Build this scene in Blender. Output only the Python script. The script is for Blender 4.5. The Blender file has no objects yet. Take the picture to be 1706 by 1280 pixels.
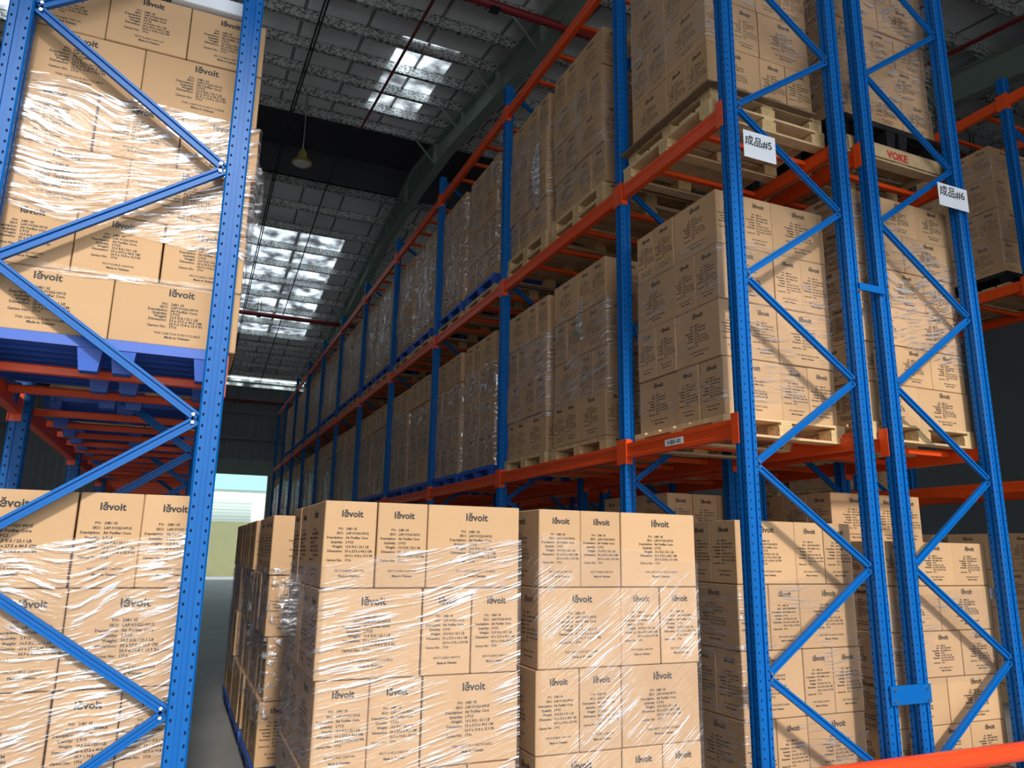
import bpy, math, random
from mathutils import Vector, Matrix, noise
random.seed(7)
S = bpy.context.scene
C = S.collection
H = 1.48                       # camera height above the floor; relative heights below are measured from the camera

# ------------------------------------------------------------------ camera, sky, sun, exposure
F_PX = 1247.0
def _n(v): return v.normalized()
ydir = _n(Vector((294-853, -(912-640), -F_PX)))
zdir = Vector((940-853, 640+4900, -F_PX)); zdir = _n(zdir - zdir.dot(ydir)*ydir)
xdir = ydir.cross(zdir)
cam_d = bpy.data.cameras.new('camera'); cam = bpy.data.objects.new('camera', cam_d); C.objects.link(cam)
m = Matrix((xdir, ydir, zdir)).to_4x4(); m.translation = Vector((0, 0, H)); cam.matrix_world = m
cam_d.sensor_fit = 'HORIZONTAL'; cam_d.sensor_width = 36; cam_d.lens = 36*F_PX/1706; cam_d.clip_start = .05; cam_d.clip_end = 300
S.camera = cam
S.view_settings.view_transform = 'Standard'; S.view_settings.look = 'None'
S.view_settings.gamma = 1; S.view_settings.use_curve_mapping = False
S.view_settings.exposure = -0.17

w = bpy.data.worlds.new('sky'); S.world = w; w.use_nodes = True
wn = w.node_tree; bg = wn.nodes['Background']
tc = wn.nodes.new('ShaderNodeTexCoord'); sep = wn.nodes.new('ShaderNodeSeparateXYZ'); wr = wn.nodes.new('ShaderNodeValToRGB')
wn.links.new(tc.outputs['Generated'], sep.inputs[0]); wn.links.new(sep.outputs['Z'], wr.inputs[0]); wn.links.new(wr.outputs[0], bg.inputs[0])
wr.color_ramp.elements[0].position = 0.0; wr.color_ramp.elements[0].color = (.80, .76, .70, 1)
wr.color_ramp.elements[1].position = 0.5; wr.color_ramp.elements[1].color = (.70, .82, 1, 1)
e = wr.color_ramp.elements.new(.08); e.color = (.95, .98, 1, 1)
bg.inputs[1].default_value = 2.7

sd = bpy.data.lights.new('sun', 'SUN'); sd.energy = 3.6; sd.angle = math.radians(5); sd.color = (1, .94, .84)
sun = bpy.data.objects.new('sun', sd); C.objects.link(sun)
sun.rotation_euler = Vector((.07, 1, -.62)).to_track_quat('-Z', 'Y').to_euler()

# ------------------------------------------------------------------ materials
def mat(name, col, rough=.6, metal=0, spec=.5, var=0, vscale=8, bump=0, bscale=30, objvar=0):
    M = bpy.data.materials.new(name); M.use_nodes = True; nt = M.node_tree; b = nt.nodes['Principled BSDF']
    b.inputs['Base Color'].default_value = (*col, 1); b.inputs['Roughness'].default_value = rough
    b.inputs['Metallic'].default_value = metal; b.inputs['Specular IOR Level'].default_value = spec
    if var or objvar:
        t = nt.nodes.new('ShaderNodeTexCoord'); nz = nt.nodes.new('ShaderNodeTexNoise'); nz.inputs['Scale'].default_value = vscale
        nz.inputs['Detail'].default_value = 5
        nt.links.new(t.outputs['Object'], nz.inputs['Vector'])
        mr = nt.nodes.new('ShaderNodeMapRange'); mr.inputs[3].default_value = 1-var; mr.inputs[4].default_value = 1+var
        nt.links.new(nz.outputs[0], mr.inputs[0])
        oi = nt.nodes.new('ShaderNodeObjectInfo'); m2 = nt.nodes.new('ShaderNodeMapRange')
        m2.inputs[3].default_value = 1-objvar; m2.inputs[4].default_value = 1+objvar*.4
        nt.links.new(oi.outputs['Random'], m2.inputs[0])
        mu = nt.nodes.new('ShaderNodeMath'); mu.operation = 'MULTIPLY'
        nt.links.new(mr.outputs[0], mu.inputs[0]); nt.links.new(m2.outputs[0], mu.inputs[1])
        hs = nt.nodes.new('ShaderNodeHueSaturation'); hs.inputs['Color'].default_value = (*col, 1)
        nt.links.new(mu.outputs[0], hs.inputs['Value']); nt.links.new(hs.outputs[0], b.inputs['Base Color'])
    if bump:
        t = nt.nodes.new('ShaderNodeTexCoord'); nz = nt.nodes.new('ShaderNodeTexNoise'); nz.inputs['Scale'].default_value = bscale
        nt.links.new(t.outputs['Object'], nz.inputs['Vector'])
        bp = nt.nodes.new('ShaderNodeBump'); bp.inputs['Strength'].default_value = bump; bp.inputs['Distance'].default_value = .01
        nt.links.new(nz.outputs[0], bp.inputs['Height']); nt.links.new(bp.outputs[0], b.inputs['Normal'])
    return M

def math_node(nt, op, a, b=None, c=None):
    n = nt.nodes.new('ShaderNodeMath'); n.operation = op
    for i, v in enumerate((a, b, c)):
        if v is None: continue
        if isinstance(v, (int, float)): n.inputs[i].default_value = v
        else: nt.links.new(v, n.inputs[i])
    return n.outputs[0]

def holes(M, hole_col=(.004, .012, .05), pitch=.05, off=.0295, r=.0047, two=True):
    """punched slots of the rack uprights: a pattern of dark holes in the sheet metal"""
    nt = M.node_tree; b = nt.nodes['Principled BSDF']
    t = nt.nodes.new('ShaderNodeTexCoord'); sp = nt.nodes.new('ShaderNodeSeparateXYZ'); nt.links.new(t.outputs['Object'], sp.inputs[0])
    z = math_node(nt, 'SUBTRACT', math_node(nt, 'PINGPONG', sp.outputs['Z'], pitch/2), 0)
    outs = []
    for ax in ('X', 'Y'):
        u = math_node(nt, 'SUBTRACT', math_node(nt, 'ABSOLUTE', sp.outputs[ax]), off)
        d = math_node(nt, 'SQRT', math_node(nt, 'ADD', math_node(nt, 'MULTIPLY', u, u), math_node(nt, 'MULTIPLY', math_node(nt, 'MULTIPLY', z, .62), math_node(nt, 'MULTIPLY', z, .62))))
        outs.append(math_node(nt, 'LESS_THAN', d, r))
    mask = math_node(nt, 'MAXIMUM', outs[0], outs[1])
    mx = nt.nodes.new('ShaderNodeMix'); mx.data_type = 'RGBA'; nt.links.new(mask, mx.inputs[0])
    src = b.inputs['Base Color'].links[0].from_socket if b.inputs['Base Color'].links else None
    if src: nt.links.new(src, mx.inputs[6])
    else: mx.inputs[6].default_value = b.inputs['Base Color'].default_value[:]
    mx.inputs[7].default_value = (*hole_col, 1)
    nt.links.new(mx.outputs[2], b.inputs['Base Color'])
    nt.links.new(math_node(nt, 'MULTIPLY_ADD', mask, .5, b.inputs['Roughness'].default_value), b.inputs['Roughness'])
    return M

CARD = mat('kraft_cardboard', (.56, .35, .187), .72, var=.07, vscale=5, bump=.12, bscale=14, objvar=.1, spec=.3)
CARDIN = mat('cardboard_flap_edge', (.20, .125, .07), .9)
INK = mat('black_print', (.022, .02, .02), .6)
BLUE = mat('blue_powder_coat', (.0005, .112, .40), .42, var=.06, spec=.25)
BLUEP = holes(mat('blue_punched_steel', (.0005, .112, .40), .42, var=.05, spec=.25))
ORANGE = mat('orange_powder_coat', (.78, .075, .006), .42, var=.1, vscale=4)
REDO = mat('red_orange_rail_paint', (.85, .075, .02), .3)
ZINC = mat('zinc_bolt', (.7, .7, .7), .3, metal=1)
PINE = mat('pine_board', (.60, .42, .22), .75, var=.28, vscale=9, bump=.3, bscale=40, objvar=.25)
PINEB = mat('pressed_wood_block', (.66, .46, .22), .85, var=.3, vscale=40, bump=.6, bscale=60, objvar=.15)
PLASB = mat('blue_plastic', (.02, .10, .48), .45, var=.05)
PLASK = mat('black_plastic', (.012, .012, .014), .5)
CONC = mat('concrete_floor', (.23, .225, .215), .5, var=.4, vscale=1.1, bump=.05, bscale=60)
GREEN = mat('green_grey_paint', (.27, .34, .29), .5, var=.08, vscale=2)
REDP = mat('dark_red_pipe_paint', (.24, .018, .02), .4)
DARK = mat('dark_ridge_sheet', (.09, .09, .11), .7)
STEEL = mat('dark_steel_rod', (.03, .03, .03), .6)
WALLM = mat('grey_wall_cladding', (.26, .28, .30), .6)
WHITEP = mat('white_paper', (.80, .84, .90), .8)
YEL = mat('yellow_wall_paint', (.95, .86, .42), .9, var=.12, vscale=1.5)
OUTW = mat('white_render', (.9, .9, .88), .9)
TEAL = mat('teal_fascia_paint', (.30, .66, .72), .6)
SHUT = mat('pale_shutter_paint', (.50, .58, .55), .6)
GLASSM = mat('lamp_glass', (.75, .75, .68), .25)
BRASS = mat('yellow_lamp_body', (.30, .24, .06), .45, metal=.3)
GREENT = mat('green_tape', (.02, .35, .15), .5)
INKR = mat('red_stencil', (.5, .02, .02), .7)

def foil_mat():
    M = mat('silver_roof_foil', (.86, .87, .88), .36, metal=.3); nt = M.node_tree; b = nt.nodes['Principled BSDF']
    t = nt.nodes.new('ShaderNodeTexCoord'); mp = nt.nodes.new('ShaderNodeMapping'); mp.inputs['Scale'].default_value = (1.1, .25, 1)
    nt.links.new(t.outputs['Object'], mp.inputs[0])
    nz = nt.nodes.new('ShaderNodeTexNoise'); nz.inputs['Scale'].default_value = 1.1; nz.inputs['Detail'].default_value = 8; nz.inputs['Roughness'].default_value = .6
    nt.links.new(mp.outputs[0], nz.inputs['Vector'])
    nf = nt.nodes.new('ShaderNodeTexNoise'); nf.inputs['Scale'].default_value = 26; nf.inputs['Detail'].default_value = 3
    nt.links.new(t.outputs['Object'], nf.inputs['Vector'])
    hgt = math_node(nt, 'ADD', nz.outputs[0], math_node(nt, 'MULTIPLY', nf.outputs[0], .06))
    bp = nt.nodes.new('ShaderNodeBump'); bp.inputs['Strength'].default_value = .8; bp.inputs['Distance'].default_value = .16
    nt.links.new(hgt, bp.inputs['Height']); nt.links.new(bp.outputs[0], b.inputs['Normal'])
    # overlap seams of the foil strips
    sp = nt.nodes.new('ShaderNodeSeparateXYZ'); nt.links.new(t.outputs['Object'], sp.inputs[0])
    s = math_node(nt, 'PINGPONG', sp.outputs['X'], .62); mask = math_node(nt, 'LESS_THAN', s, .035)
    mx = nt.nodes.new('ShaderNodeMix'); mx.data_type = 'RGBA'; nt.links.new(mask, mx.inputs[0])
    mx.inputs[6].default_value = (.86, .87, .88, 1); mx.inputs[7].default_value = (.25, .25, .26, 1)
    nt.links.new(mx.outputs[2], b.inputs['Base Color'])
    return M
FOIL = foil_mat()

def purlin_mat():
    M = mat('galvanised_purlin', (.6, .62, .6), .45, metal=.6); nt = M.node_tree; b = nt.nodes['Principled BSDF']
    t = nt.nodes.new('ShaderNodeTexCoord'); sp = nt.nodes.new('ShaderNodeSeparateXYZ'); nt.links.new(t.outputs['Object'], sp.inputs[0])
    nz = nt.nodes.new('ShaderNodeTexNoise'); nz.inputs['Scale'].default_value = 19; nz.inputs['Detail'].default_value = 2
    mp = nt.nodes.new('ShaderNodeMapping'); mp.inputs['Scale'].default_value = (1, 1, 1.6); nt.links.new(t.outputs['Object'], mp.inputs[0]); nt.links.new(mp.outputs[0], nz.inputs[0])
    r = nt.nodes.new('ShaderNodeValToRGB'); r.color_ramp.elements[0].position = .42; r.color_ramp.elements[0].color = (.24, .245, .24, 1)
    r.color_ramp.elements[1].position = .52; r.color_ramp.elements[1].color = (.85, .87, .85, 1)
    nt.links.new(nz.outputs[0], r.inputs[0]); nt.links.new(r.outputs[0], b.inputs['Base Color'])
    return M
PURL = purlin_mat()

def film_mat(name='clear_stretch_film', cover=.5, tilt=.35, gloss=.85, fu=4, fv=120, warp=.16, rough=.3, bd=.006):
    M = bpy.data.materials.new(name); M.use_nodes = True; nt = M.node_tree
    for n in list(nt.nodes): nt.nodes.remove(n)
    out = nt.nodes.new('ShaderNodeOutputMaterial')
    t = nt.nodes.new('ShaderNodeTexCoord'); sp = nt.nodes.new('ShaderNodeSeparateXYZ'); nt.links.new(t.outputs['Object'], sp.inputs[0])
    u = math_node(nt, 'SUBTRACT', sp.outputs['X'], sp.outputs['Y'])
    # large wandering warp of the crease direction
    n0 = nt.nodes.new('ShaderNodeTexNoise'); n0.inputs['Scale'].default_value = 1.3; n0.inputs['Detail'].default_value = 1
    nt.links.new(t.outputs['Object'], n0.inputs['Vector'])
    oi = nt.nodes.new('ShaderNodeObjectInfo')
    v = math_node(nt, 'SUBTRACT', sp.outputs['Z'], math_node(nt, 'MULTIPLY', u, tilt))
    v = math_node(nt, 'ADD', v, math_node(nt, 'MULTIPLY', n0.outputs[0], warp))
    cb = nt.nodes.new('ShaderNodeCombineXYZ')
    nt.links.new(math_node(nt, 'MULTIPLY', u, fu), cb.inputs[0]); nt.links.new(math_node(nt, 'MULTIPLY', v, fv), cb.inputs[1])
    nt.links.new(math_node(nt, 'MULTIPLY', oi.outputs['Random'], 50), cb.inputs[2])
    n1 = nt.nodes.new('ShaderNodeTexNoise'); n1.inputs['Scale'].default_value = 1; n1.inputs['Detail'].default_value = 3; n1.inputs['Roughness'].default_value = .6
    nt.links.new(cb.outputs[0], n1.inputs['Vector'])
    # patches where the film is creased
    n2 = nt.nodes.new('ShaderNodeTexNoise'); n2.inputs['Scale'].default_value = 2.6; n2.inputs['Detail'].default_value = 2
    ad = nt.nodes.new('ShaderNodeVectorMath'); ad.operation = 'ADD'; nt.links.new(t.outputs['Object'], ad.inputs[0])
    cb2 = nt.nodes.new('ShaderNodeCombineXYZ'); nt.links.new(math_node(nt, 'MULTIPLY', oi.outputs['Random'], 40), cb2.inputs[0]); nt.links.new(cb2.outputs[0], ad.inputs[1])
    nt.links.new(ad.outputs[0], n2.inputs['Vector'])
    patch = nt.nodes.new('ShaderNodeMapRange'); patch.inputs[1].default_value = .62-cover*.4; patch.inputs[2].default_value = .74-cover*.4
    nt.links.new(n2.outputs[0], patch.inputs[0])
    st = nt.nodes.new('ShaderNodeMapRange'); st.inputs[1].default_value = .53; st.inputs[2].default_value = .66
    nt.links.new(n1.outputs[0], st.inputs[0])
    fac = math_node(nt, 'MULTIPLY_ADD', math_node(nt, 'MULTIPLY', st.outputs[0], patch.outputs[0]), gloss, .045)
    bp = nt.nodes.new('ShaderNodeBump'); bp.inputs['Strength'].default_value = 1; bp.inputs['Distance'].default_value = bd
    nt.links.new(n1.outputs[0], bp.inputs['Height'])
    lw = nt.nodes.new('ShaderNodeLayerWeight'); lw.inputs[0].default_value = .5
    fac = math_node(nt, 'MINIMUM', math_node(nt, 'MULTIPLY_ADD', math_node(nt, 'POWER', lw.outputs['Facing'], 5), .32, fac), .95)
    tr = nt.nodes.new('ShaderNodeBsdfTransparent'); tr.inputs[0].default_value = (.97, .97, .975, 1)
    gl = nt.nodes.new('ShaderNodeBsdfGlossy'); gl.inputs['Color'].default_value = (.92, .93, .97, 1); gl.inputs['Roughness'].default_value = rough
    nt.links.new(bp.outputs[0], gl.inputs['Normal'])
    df = nt.nodes.new('ShaderNodeBsdfDiffuse'); df.inputs[0].default_value = (.85, .86, .9, 1); nt.links.new(bp.outputs[0], df.inputs['Normal'])  # creased film scatters white; this share also stands in for missing glints
    m0 = nt.nodes.new('ShaderNodeMixShader'); m0.inputs[0].default_value = .35; nt.links.new(gl.outputs[0], m0.inputs[1]); nt.links.new(df.outputs[0], m0.inputs[2])
    mx = nt.nodes.new('ShaderNodeMixShader'); nt.links.new(fac, mx.inputs[0]); nt.links.new(tr.outputs[0], mx.inputs[1]); nt.links.new(m0.outputs[0], mx.inputs[2])
    nt.links.new(mx.outputs[0], out.inputs[0])
    return M
FILM = film_mat(tilt=.22)
FILM2 = film_mat('clear_stretch_film_steep', .36, .7)
FILM3 = film_mat('clear_stretch_film_level', .42, .06, .6, 5, 90)
FILMH = film_mat('clear_stretch_film_heavy', .8, .12, .9, 7, 75, .5)
FILMC = film_mat('crinkled_stretch_film', .9, .1, .85, 13, 26, .8, .2, .012)

# ------------------------------------------------------------------ mesh builder
class MB:
    def __init__(s): s.v = []; s.f = []; s.m = []
    def add(s, vs, fs, mi=0):
        o = len(s.v); s.v += [tuple(v) for v in vs]; s.f += [tuple(i+o for i in f) for f in fs]; s.m += [mi]*len(fs)
    def box(s, x0, x1, y0, y1, z0, z1, mi=0):
        s.add([(x, y, z) for z in (z0, z1) for y in (y0, y1) for x in (x0, x1)],
              [(0, 2, 3, 1), (4, 5, 7, 6), (0, 1, 5, 4), (2, 6, 7, 3), (0, 4, 6, 2), (1, 3, 7, 5)], mi)
    def extrude(s, prof, a, b, up=Vector((0, 0, 1)), mi=0):
        """sweep closed profile [(u,v)] from a to b; u along side, v along up"""
        a = Vector(a); b = Vector(b); d = (b-a).normalized()
        side = d.cross(Vector(up)); side = side.normalized() if side.length > 1e-6 else Vector((1, 0, 0)); u2 = side.cross(d)
        n = len(prof); vs = [a+side*p[0]+u2*p[1] for p in prof]+[b+side*p[0]+u2*p[1] for p in prof]
        fs = [(i, (i+1) % n, n+(i+1) % n, n+i) for i in range(n)]+[tuple(reversed(range(n))), tuple(range(n, 2*n))]
        s.add(vs, fs, mi)
    def bar(s, a, b, w, t, up=(0, 0, 1), mi=0):
        s.extrude([(-w/2, -t/2), (w/2, -t/2), (w/2, t/2), (-w/2, t/2)], a, b, up, mi)
    def tube(s, a, b, r, n=10, mi=0, up=(.3, .2, 1)):
        s.extrude([(r*math.cos(2*math.pi*k/n), r*math.sin(2*math.pi*k/n)) for k in range(n)], a, b, up, mi)
    def lathe(s, prof, cx, cy, n=24, mi=0):
        vs = []; fs = []
        for r, z in prof:
            for k in range(n): vs.append((cx+r*math.cos(2*math.pi*k/n), cy+r*math.sin(2*math.pi*k/n), z))
        for i in range(len(prof)-1):
            for k in range(n):
                fs.append((i*n+k, i*n+(k+1) % n, (i+1)*n+(k+1) % n, (i+1)*n+k))
        s.add(vs, fs, mi)
    def mesh(s, name, mats):
        me = bpy.data.meshes.new(name); me.from_pydata(s.v, [], s.f)
        for mm in mats: me.materials.append(mm)
        me.polygons.foreach_set('material_index', s.m); me.update(); return me

def put(name, me, parent=None, loc=(0, 0, 0), rz=0):
    o = bpy.data.objects.new(name, me); C.objects.link(o); o.location = loc; o.rotation_euler = (0, 0, rz)
    if parent: o.parent = parent
    return o
def part(name, mb, mats, parent=None, loc=(0, 0, 0), bevel=0):
    if not isinstance(mats, (list, tuple)): mats = [mats]
    o = put(name, mb.mesh(name, mats), parent, loc)
    if bevel:
        bv = o.modifiers.new('bevel', 'BEVEL'); bv.width = bevel; bv.segments = 2; bv.limit_method = 'ANGLE'
    return o
def tag(o, label, cat, group=None, kind=None):
    if label: o['label'] = label
    if cat: o['category'] = cat
    if group: o['group'] = group
    if kind: o['kind'] = kind
    return o
def thing(name, label, cat, loc=(0, 0, 0), group=None, rz=0):
    o = bpy.data.objects.new(name, None); C.objects.link(o); o.location = loc; o.rotation_euler = (0, 0, rz)
    o.empty_display_size = .1
    return tag(o, label, cat, group)
def struct(name, mb, mats, label=None, parent=None, loc=(0, 0, 0)):
    o = part(name, mb, mats, parent, loc)
    if parent is None: o['kind'] = 'structure'
    return o

# ------------------------------------------------------------------ writing as geometry
_txt = {}
def text_geo(body, size, res=2, off=0, align='CENTER'):
    key = (body, size, res, off, align)
    if key in _txt: return _txt[key]
    c = bpy.data.curves.new('t', 'FONT'); c.body = body; c.size = size; c.resolution_u = res; c.offset = off; c.align_x = align
    o = bpy.data.objects.new('t', c); C.objects.link(o)
    dg = bpy.context.evaluated_depsgraph_get(); me = bpy.data.meshes.new_from_object(o.evaluated_get(dg))
    r = ([tuple(v.co) for v in me.vertices], [tuple(p.vertices) for p in me.polygons])
    bpy.data.objects.remove(o); bpy.data.curves.remove(c); bpy.data.meshes.remove(me)
    _txt[key] = r; return r
def stamp(mb, geo, origin, uax, vax, mi, flip=False):
    vs = [Vector(origin)+Vector(uax)*x+Vector(vax)*y for x, y, *_ in geo[0]]
    mb.add(vs, [tuple(f) for f in geo[1]], mi)

LINES = [('PO:', '24B1 05'), ('SKU:', 'LAP-V102S-WUS'), ('Description:', 'Air Purifier Core'), ('Quantity:', '2 PCS'),
         ('Weight:', '10.5 KG / 23.1 LB'), ('Dimension:', '53 x 27.5 x 40.5 CM'), ('', '20.9 x 10.8 x 15.9 IN'), ('Carton No:', '1716')]
def face_print(mb, wid, h, origin, uax, full=True, logo_w=.12):
    """printing of one carton face: origin = bottom-left corner of the face, uax = its horizontal direction"""
    up = Vector((0, 0, 1)); uax = Vector(uax); O = Vector(origin)
    k = min(1, h/.385); s = 1 if wid > .4 else .86
    if h < .33: s *= .95
    stamp(mb, text_geo('lĕvoit', .049*s, 2, .0014), O+uax*(wid*.52)+up*(h*.81), uax, up, 1)
    if full is False: return
    x0 = wid*.5-.03*s if wid > .4 else wid*.42
    z = h*.66; dz = .0205*k*.98
    for i, (a, b) in enumerate(LINES):
        if full == 'dash':
            mb.add([O+uax*(x0-.07*s)+up*z, O+uax*(x0+(.03+.09*((i*37) % 5)/5)*s)+up*z, O+uax*(x0+(.03+.09*((i*37) % 5)/5)*s)+up*(z+.006), O+uax*(x0-.07*s)+up*(z+.006)], [(0, 1, 2, 3)], 1)
        else:
            if a: stamp(mb, text_geo(a, .0172*s, 1, .0006, 'RIGHT'), O+uax*(x0-.012)+up*z, uax, up, 1)
            stamp(mb, text_geo(b, .0172*s, 1, .0006, 'LEFT'), O+uax*x0+up*z, uax, up, 1)
        z -= dz
    if full != 'dash':
        stamp(mb, text_geo('THIS CARTON IS RECYCLABLE' if wid > .4 else 'RECYCLABLE CARTON', .0150*s, 1, .0003), O+uax*(wid*.52)+up*(h*.185), uax, up, 1)
        stamp(mb, text_geo('Made in Vietnam', .0165*s, 1, .0006), O+uax*(wid*.52)+up*(h*.125), uax, up, 1)

GAP = .0055
def carton_geo(wx, wy, h, full=True, faces='FLR'):
    mb = MB(); g = GAP; b = .004
    x0, x1, y0, y1, z0, z1 = g/2, wx-g/2, g/2, wy-g/2, 0.001, h-g*.6
    # chamfered box
    vs = []; 
    for (z, zi) in ((z0, 1), (z1, -1)):
        vs += [(x0+b, y0+b, z), (x1-b, y0+b, z), (x1-b, y1-b, z), (x0+b, y1-b, z)]
        vs += [(x0+b, y0, z+zi*b), (x1-b, y0, z+zi*b), (x1, y0+b, z+zi*b), (x1, y1-b, z+zi*b), (x1-b, y1, z+zi*b), (x0+b, y1, z+zi*b), (x0, y1-b, z+zi*b), (x0, y0+b, z+zi*b)]
    fs = [(3, 2, 1, 0), (12, 13, 14, 15)]
    for k in range(8): fs.append((4+k, 4+(k+1) % 8, 16+(k+1) % 8, 16+k))
    for o, sgn in ((0, 1), (12, -1)):
        q = [(0, 1, 5, 4), (1, 6, 5), (1, 2, 7, 6), (2, 8, 7), (2, 3, 9, 8), (3, 10, 9), (3, 0, 11, 10), (0, 4, 11)]
        for f in q:
            f = tuple(i+o for i in f); fs.append(f if sgn > 0 else tuple(reversed(f)))
    mb.add(vs, fs, 0)
    e = .0007
    if 'F' in faces: face_print(mb, wx, h, (0, y0-e, 0), (1, 0, 0), full)
    if 'L' in faces: face_print(mb, wy, h, (x0-e, wy, 0), (0, -1, 0), full)
    if 'R' in faces: face_print(mb, wy, h, (x1+e, 0, 0), (0, 1, 0), full)
    return mb
_cm = {}
def carton_mesh(wx, wy, h, left=True):
    k = (wx, wy, h, left)
    if k not in _cm: _cm[k] = carton_geo(wx, wy, h, True, 'FL' if left else 'FR').mesh('carton', [CARD, INK])
    return _cm[k]

# ------------------------------------------------------------------ stacks of cartons
RECS = []          # one record per carton: world position, size, label ...
ORD = ['top', 'second', 'third', 'fourth', 'fifth', 'sixth', 'seventh']
AW, AN, AH = .505, .255, .392        # larger carton
BW, BN, BH = .535, .357, .292        # flatter carton
def stack(name, X, Y, Z, n, typ='A', first=0, side='L', depth_cols=True, jit=.004, keep=None, group=None, skip=(), tops=None):
    """layers of cartons laid in a pinwheel; only the cartons on the two faces towards the camera. X,Y,Z: front-left-bottom corner"""
    W, N, h = (AW*.955, AN*.96, AH) if typ == 'A' else (BW, BN, BH)
    tot = W+2*N if typ == 'A' else 2*W
    for r in range(n):
        down = n-1-r; row = ORD[down]+(' row' if down == 0 else ' row down')
        flip = (r+first) % 2
        jx = random.uniform(-1, 1)*jit*1.5; jy = random.uniform(-1, 1)*jit
        cs = []
        if typ == 'A':
            if not flip:   # front n n W
                cs = [(0, 0, N, W, 'front corner' if side == 'L' else 'front outer end'), (N, 0, N, W, 'front middle'), (2*N, 0, W, N, 'front outer end' if side == 'L' else 'front corner')]
                if side == 'L': cs += [(0, W, W, N, 'aisle-side middle'), (0, W+N, W, N, 'aisle-side back end')]
                else: cs += [(tot-N, N, N, W, 'aisle-side middle'), (tot-N, N+W, N, tot-N-W, 'aisle-side back end')]
            else:          # front W n n
                cs = [(0, 0, W, N, 'front corner' if side == 'L' else 'front outer end'), (W, 0, N, W, 'front middle'), (W+N, 0, N, W, 'front outer end' if side == 'L' else 'front corner')]
                if side == 'L': cs += [(0, N, W, N, 'aisle-side middle'), (0, 2*N, N, W, 'aisle-side back end')]
                else: cs += [(tot-W, W, W, N, 'aisle-side middle'), (tot-W, W+N, W, N, 'aisle-side back end')]
        else:
            if not flip:
                cs = [(0, 0, W, N, 'front corner' if side == 'L' else 'front outer end'), (W, 0, W, N, 'front outer end' if side == 'L' else 'front corner')]
                sx = 0 if side == 'L' else W
                cs += [(sx, N, W, N, 'aisle-side middle'), (sx, 2*N, W, N, 'aisle-side back end')]
            else:
                cs = [(0, 0, N, W, 'front corner' if side == 'L' else 'front outer end'), (N, 0, N, W, 'front middle'), (2*N, 0, N, W, 'front outer end' if side == 'L' else 'front corner')]
                sx = 0 if side == 'L' else 2*N
                cs += [(sx, W, N, W, 'aisle-side back end')]
        for (cx, cy, wx, wy, pos) in cs:
            if (down, pos) in skip: continue
            face = wx if pos.startswith('front') else wy
            RECS.append(dict(p=(X+cx+jx+random.uniform(-1, 1)*jit*.5, Y+cy+jy+random.uniform(0, 1)*jit, Z+r*h), d=(wx, wy, h), side=side,
                             rz=random.uniform(-1, 1)*.004, label=('wide' if face > .4 else 'narrow')+' carton, '+row+', '+pos+' of '+name,
                             group=group or 'cartons of '+name))
    return tot, n*h

def film(name, X, Y, Z, wx, wy, z0, z1, m=FILM, slope=0, side='L', loose=.012, seg=44, wav=.03, wrap=True, zb=0.0, out=.007):
    """a sheet of stretch film around the two faces of a stack; origin at the stack corner"""
    mb = MB(); path = []
    o = out
    if side == 'L': pts = [(-o, wy), (-o, 0), (-o, -o), (wx, -o)] if wrap else [(0, -o), (wx, -o)]
    else: pts = [(0, -o), (wx+o, -o), (wx+o, 0), (wx+o, wy)] if wrap else [(0, -o), (wx, -o)]
    L = [0]
    for a, b in zip(pts, pts[1:]): L.append(L[-1]+math.dist(a, b))
    nu = seg; nv = 14; rows = []
    sd = random.uniform(0, 100)
    for j in range(nv+1):
        for i in range(nu+1):
            d = L[-1]*i/nu; k = max(q for q in range(len(L)-1) if L[q] <= d+1e-9); tt = (d-L[k])/(L[k+1]-L[k]) if L[k+1] > L[k] else 0
            px = pts[k][0]+(pts[k+1][0]-pts[k][0])*tt; py = pts[k][1]+(pts[k+1][1]-pts[k][1])*tt
            top = z1+slope*(px-wx/2)+wav*noise.noise(Vector((d*3, sd, 0))); bot = z0+zb*(px-wx/2)+wav*noise.noise(Vector((d*3, sd+9, 0)))
            z = bot+(top-bot)*j/nv
            nn = abs(noise.noise(Vector((d*5, z*11, sd))))*loose
            if abs(px-pts[k][0]) > 1e-4 and py < 0: py -= nn
            elif py > 0: px += nn*(-1 if side == 'L' else 1)
            rows.append((px, py, z))
    fs = [(j*(nu+1)+i, j*(nu+1)+i+1, (j+1)*(nu+1)+i+1, (j+1)*(nu+1)+i) for j in range(nv) for i in range(nu)]
    mb.add(rows, fs, 0)
    me = mb.mesh('film', [m]); me.polygons.foreach_set('use_smooth', [True]*len(me.polygons))
    ob = put('stretch_film', me, None, (X, Y, Z))
    return tag(ob, 'clear stretch film around '+name, 'plastic wrap', 'stretch film around the pallet stacks')

def crumple(label, X, Y, Z, w, h, d, m=None, n=10, name='loose_film'):
    """a loose bunched tail of film"""
    mb = MB(); sd = random.uniform(0, 99)
    for q in range(3):
        vs = []
        for j in range(n+1):
            for i in range(n+1):
                u = i/n-.5; v = j/n; wd = w*(.35+.65*math.sin(math.pi*min(1, v*.9+.1)))
                vs.append((u*wd+.25*w*noise.noise(Vector((u*3, v*4, sd+q))), -d*(.3+abs(noise.noise(Vector((u*6, v*7, sd+5+q)))))*math.sin(math.pi*v)-.004*q, v*h+.1*h*noise.noise(Vector((u*5, v*3, sd+q*7)))))
        mb.add(vs, [(j*(n+1)+i, j*(n+1)+i+1, (j+1)*(n+1)+i+1, (j+1)*(n+1)+i) for j in range(n) for i in range(n)])
    ob = part(name, mb, m or FILMH, None, (X, Y, Z))
    return tag(ob, label, 'plastic wrap')

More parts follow.
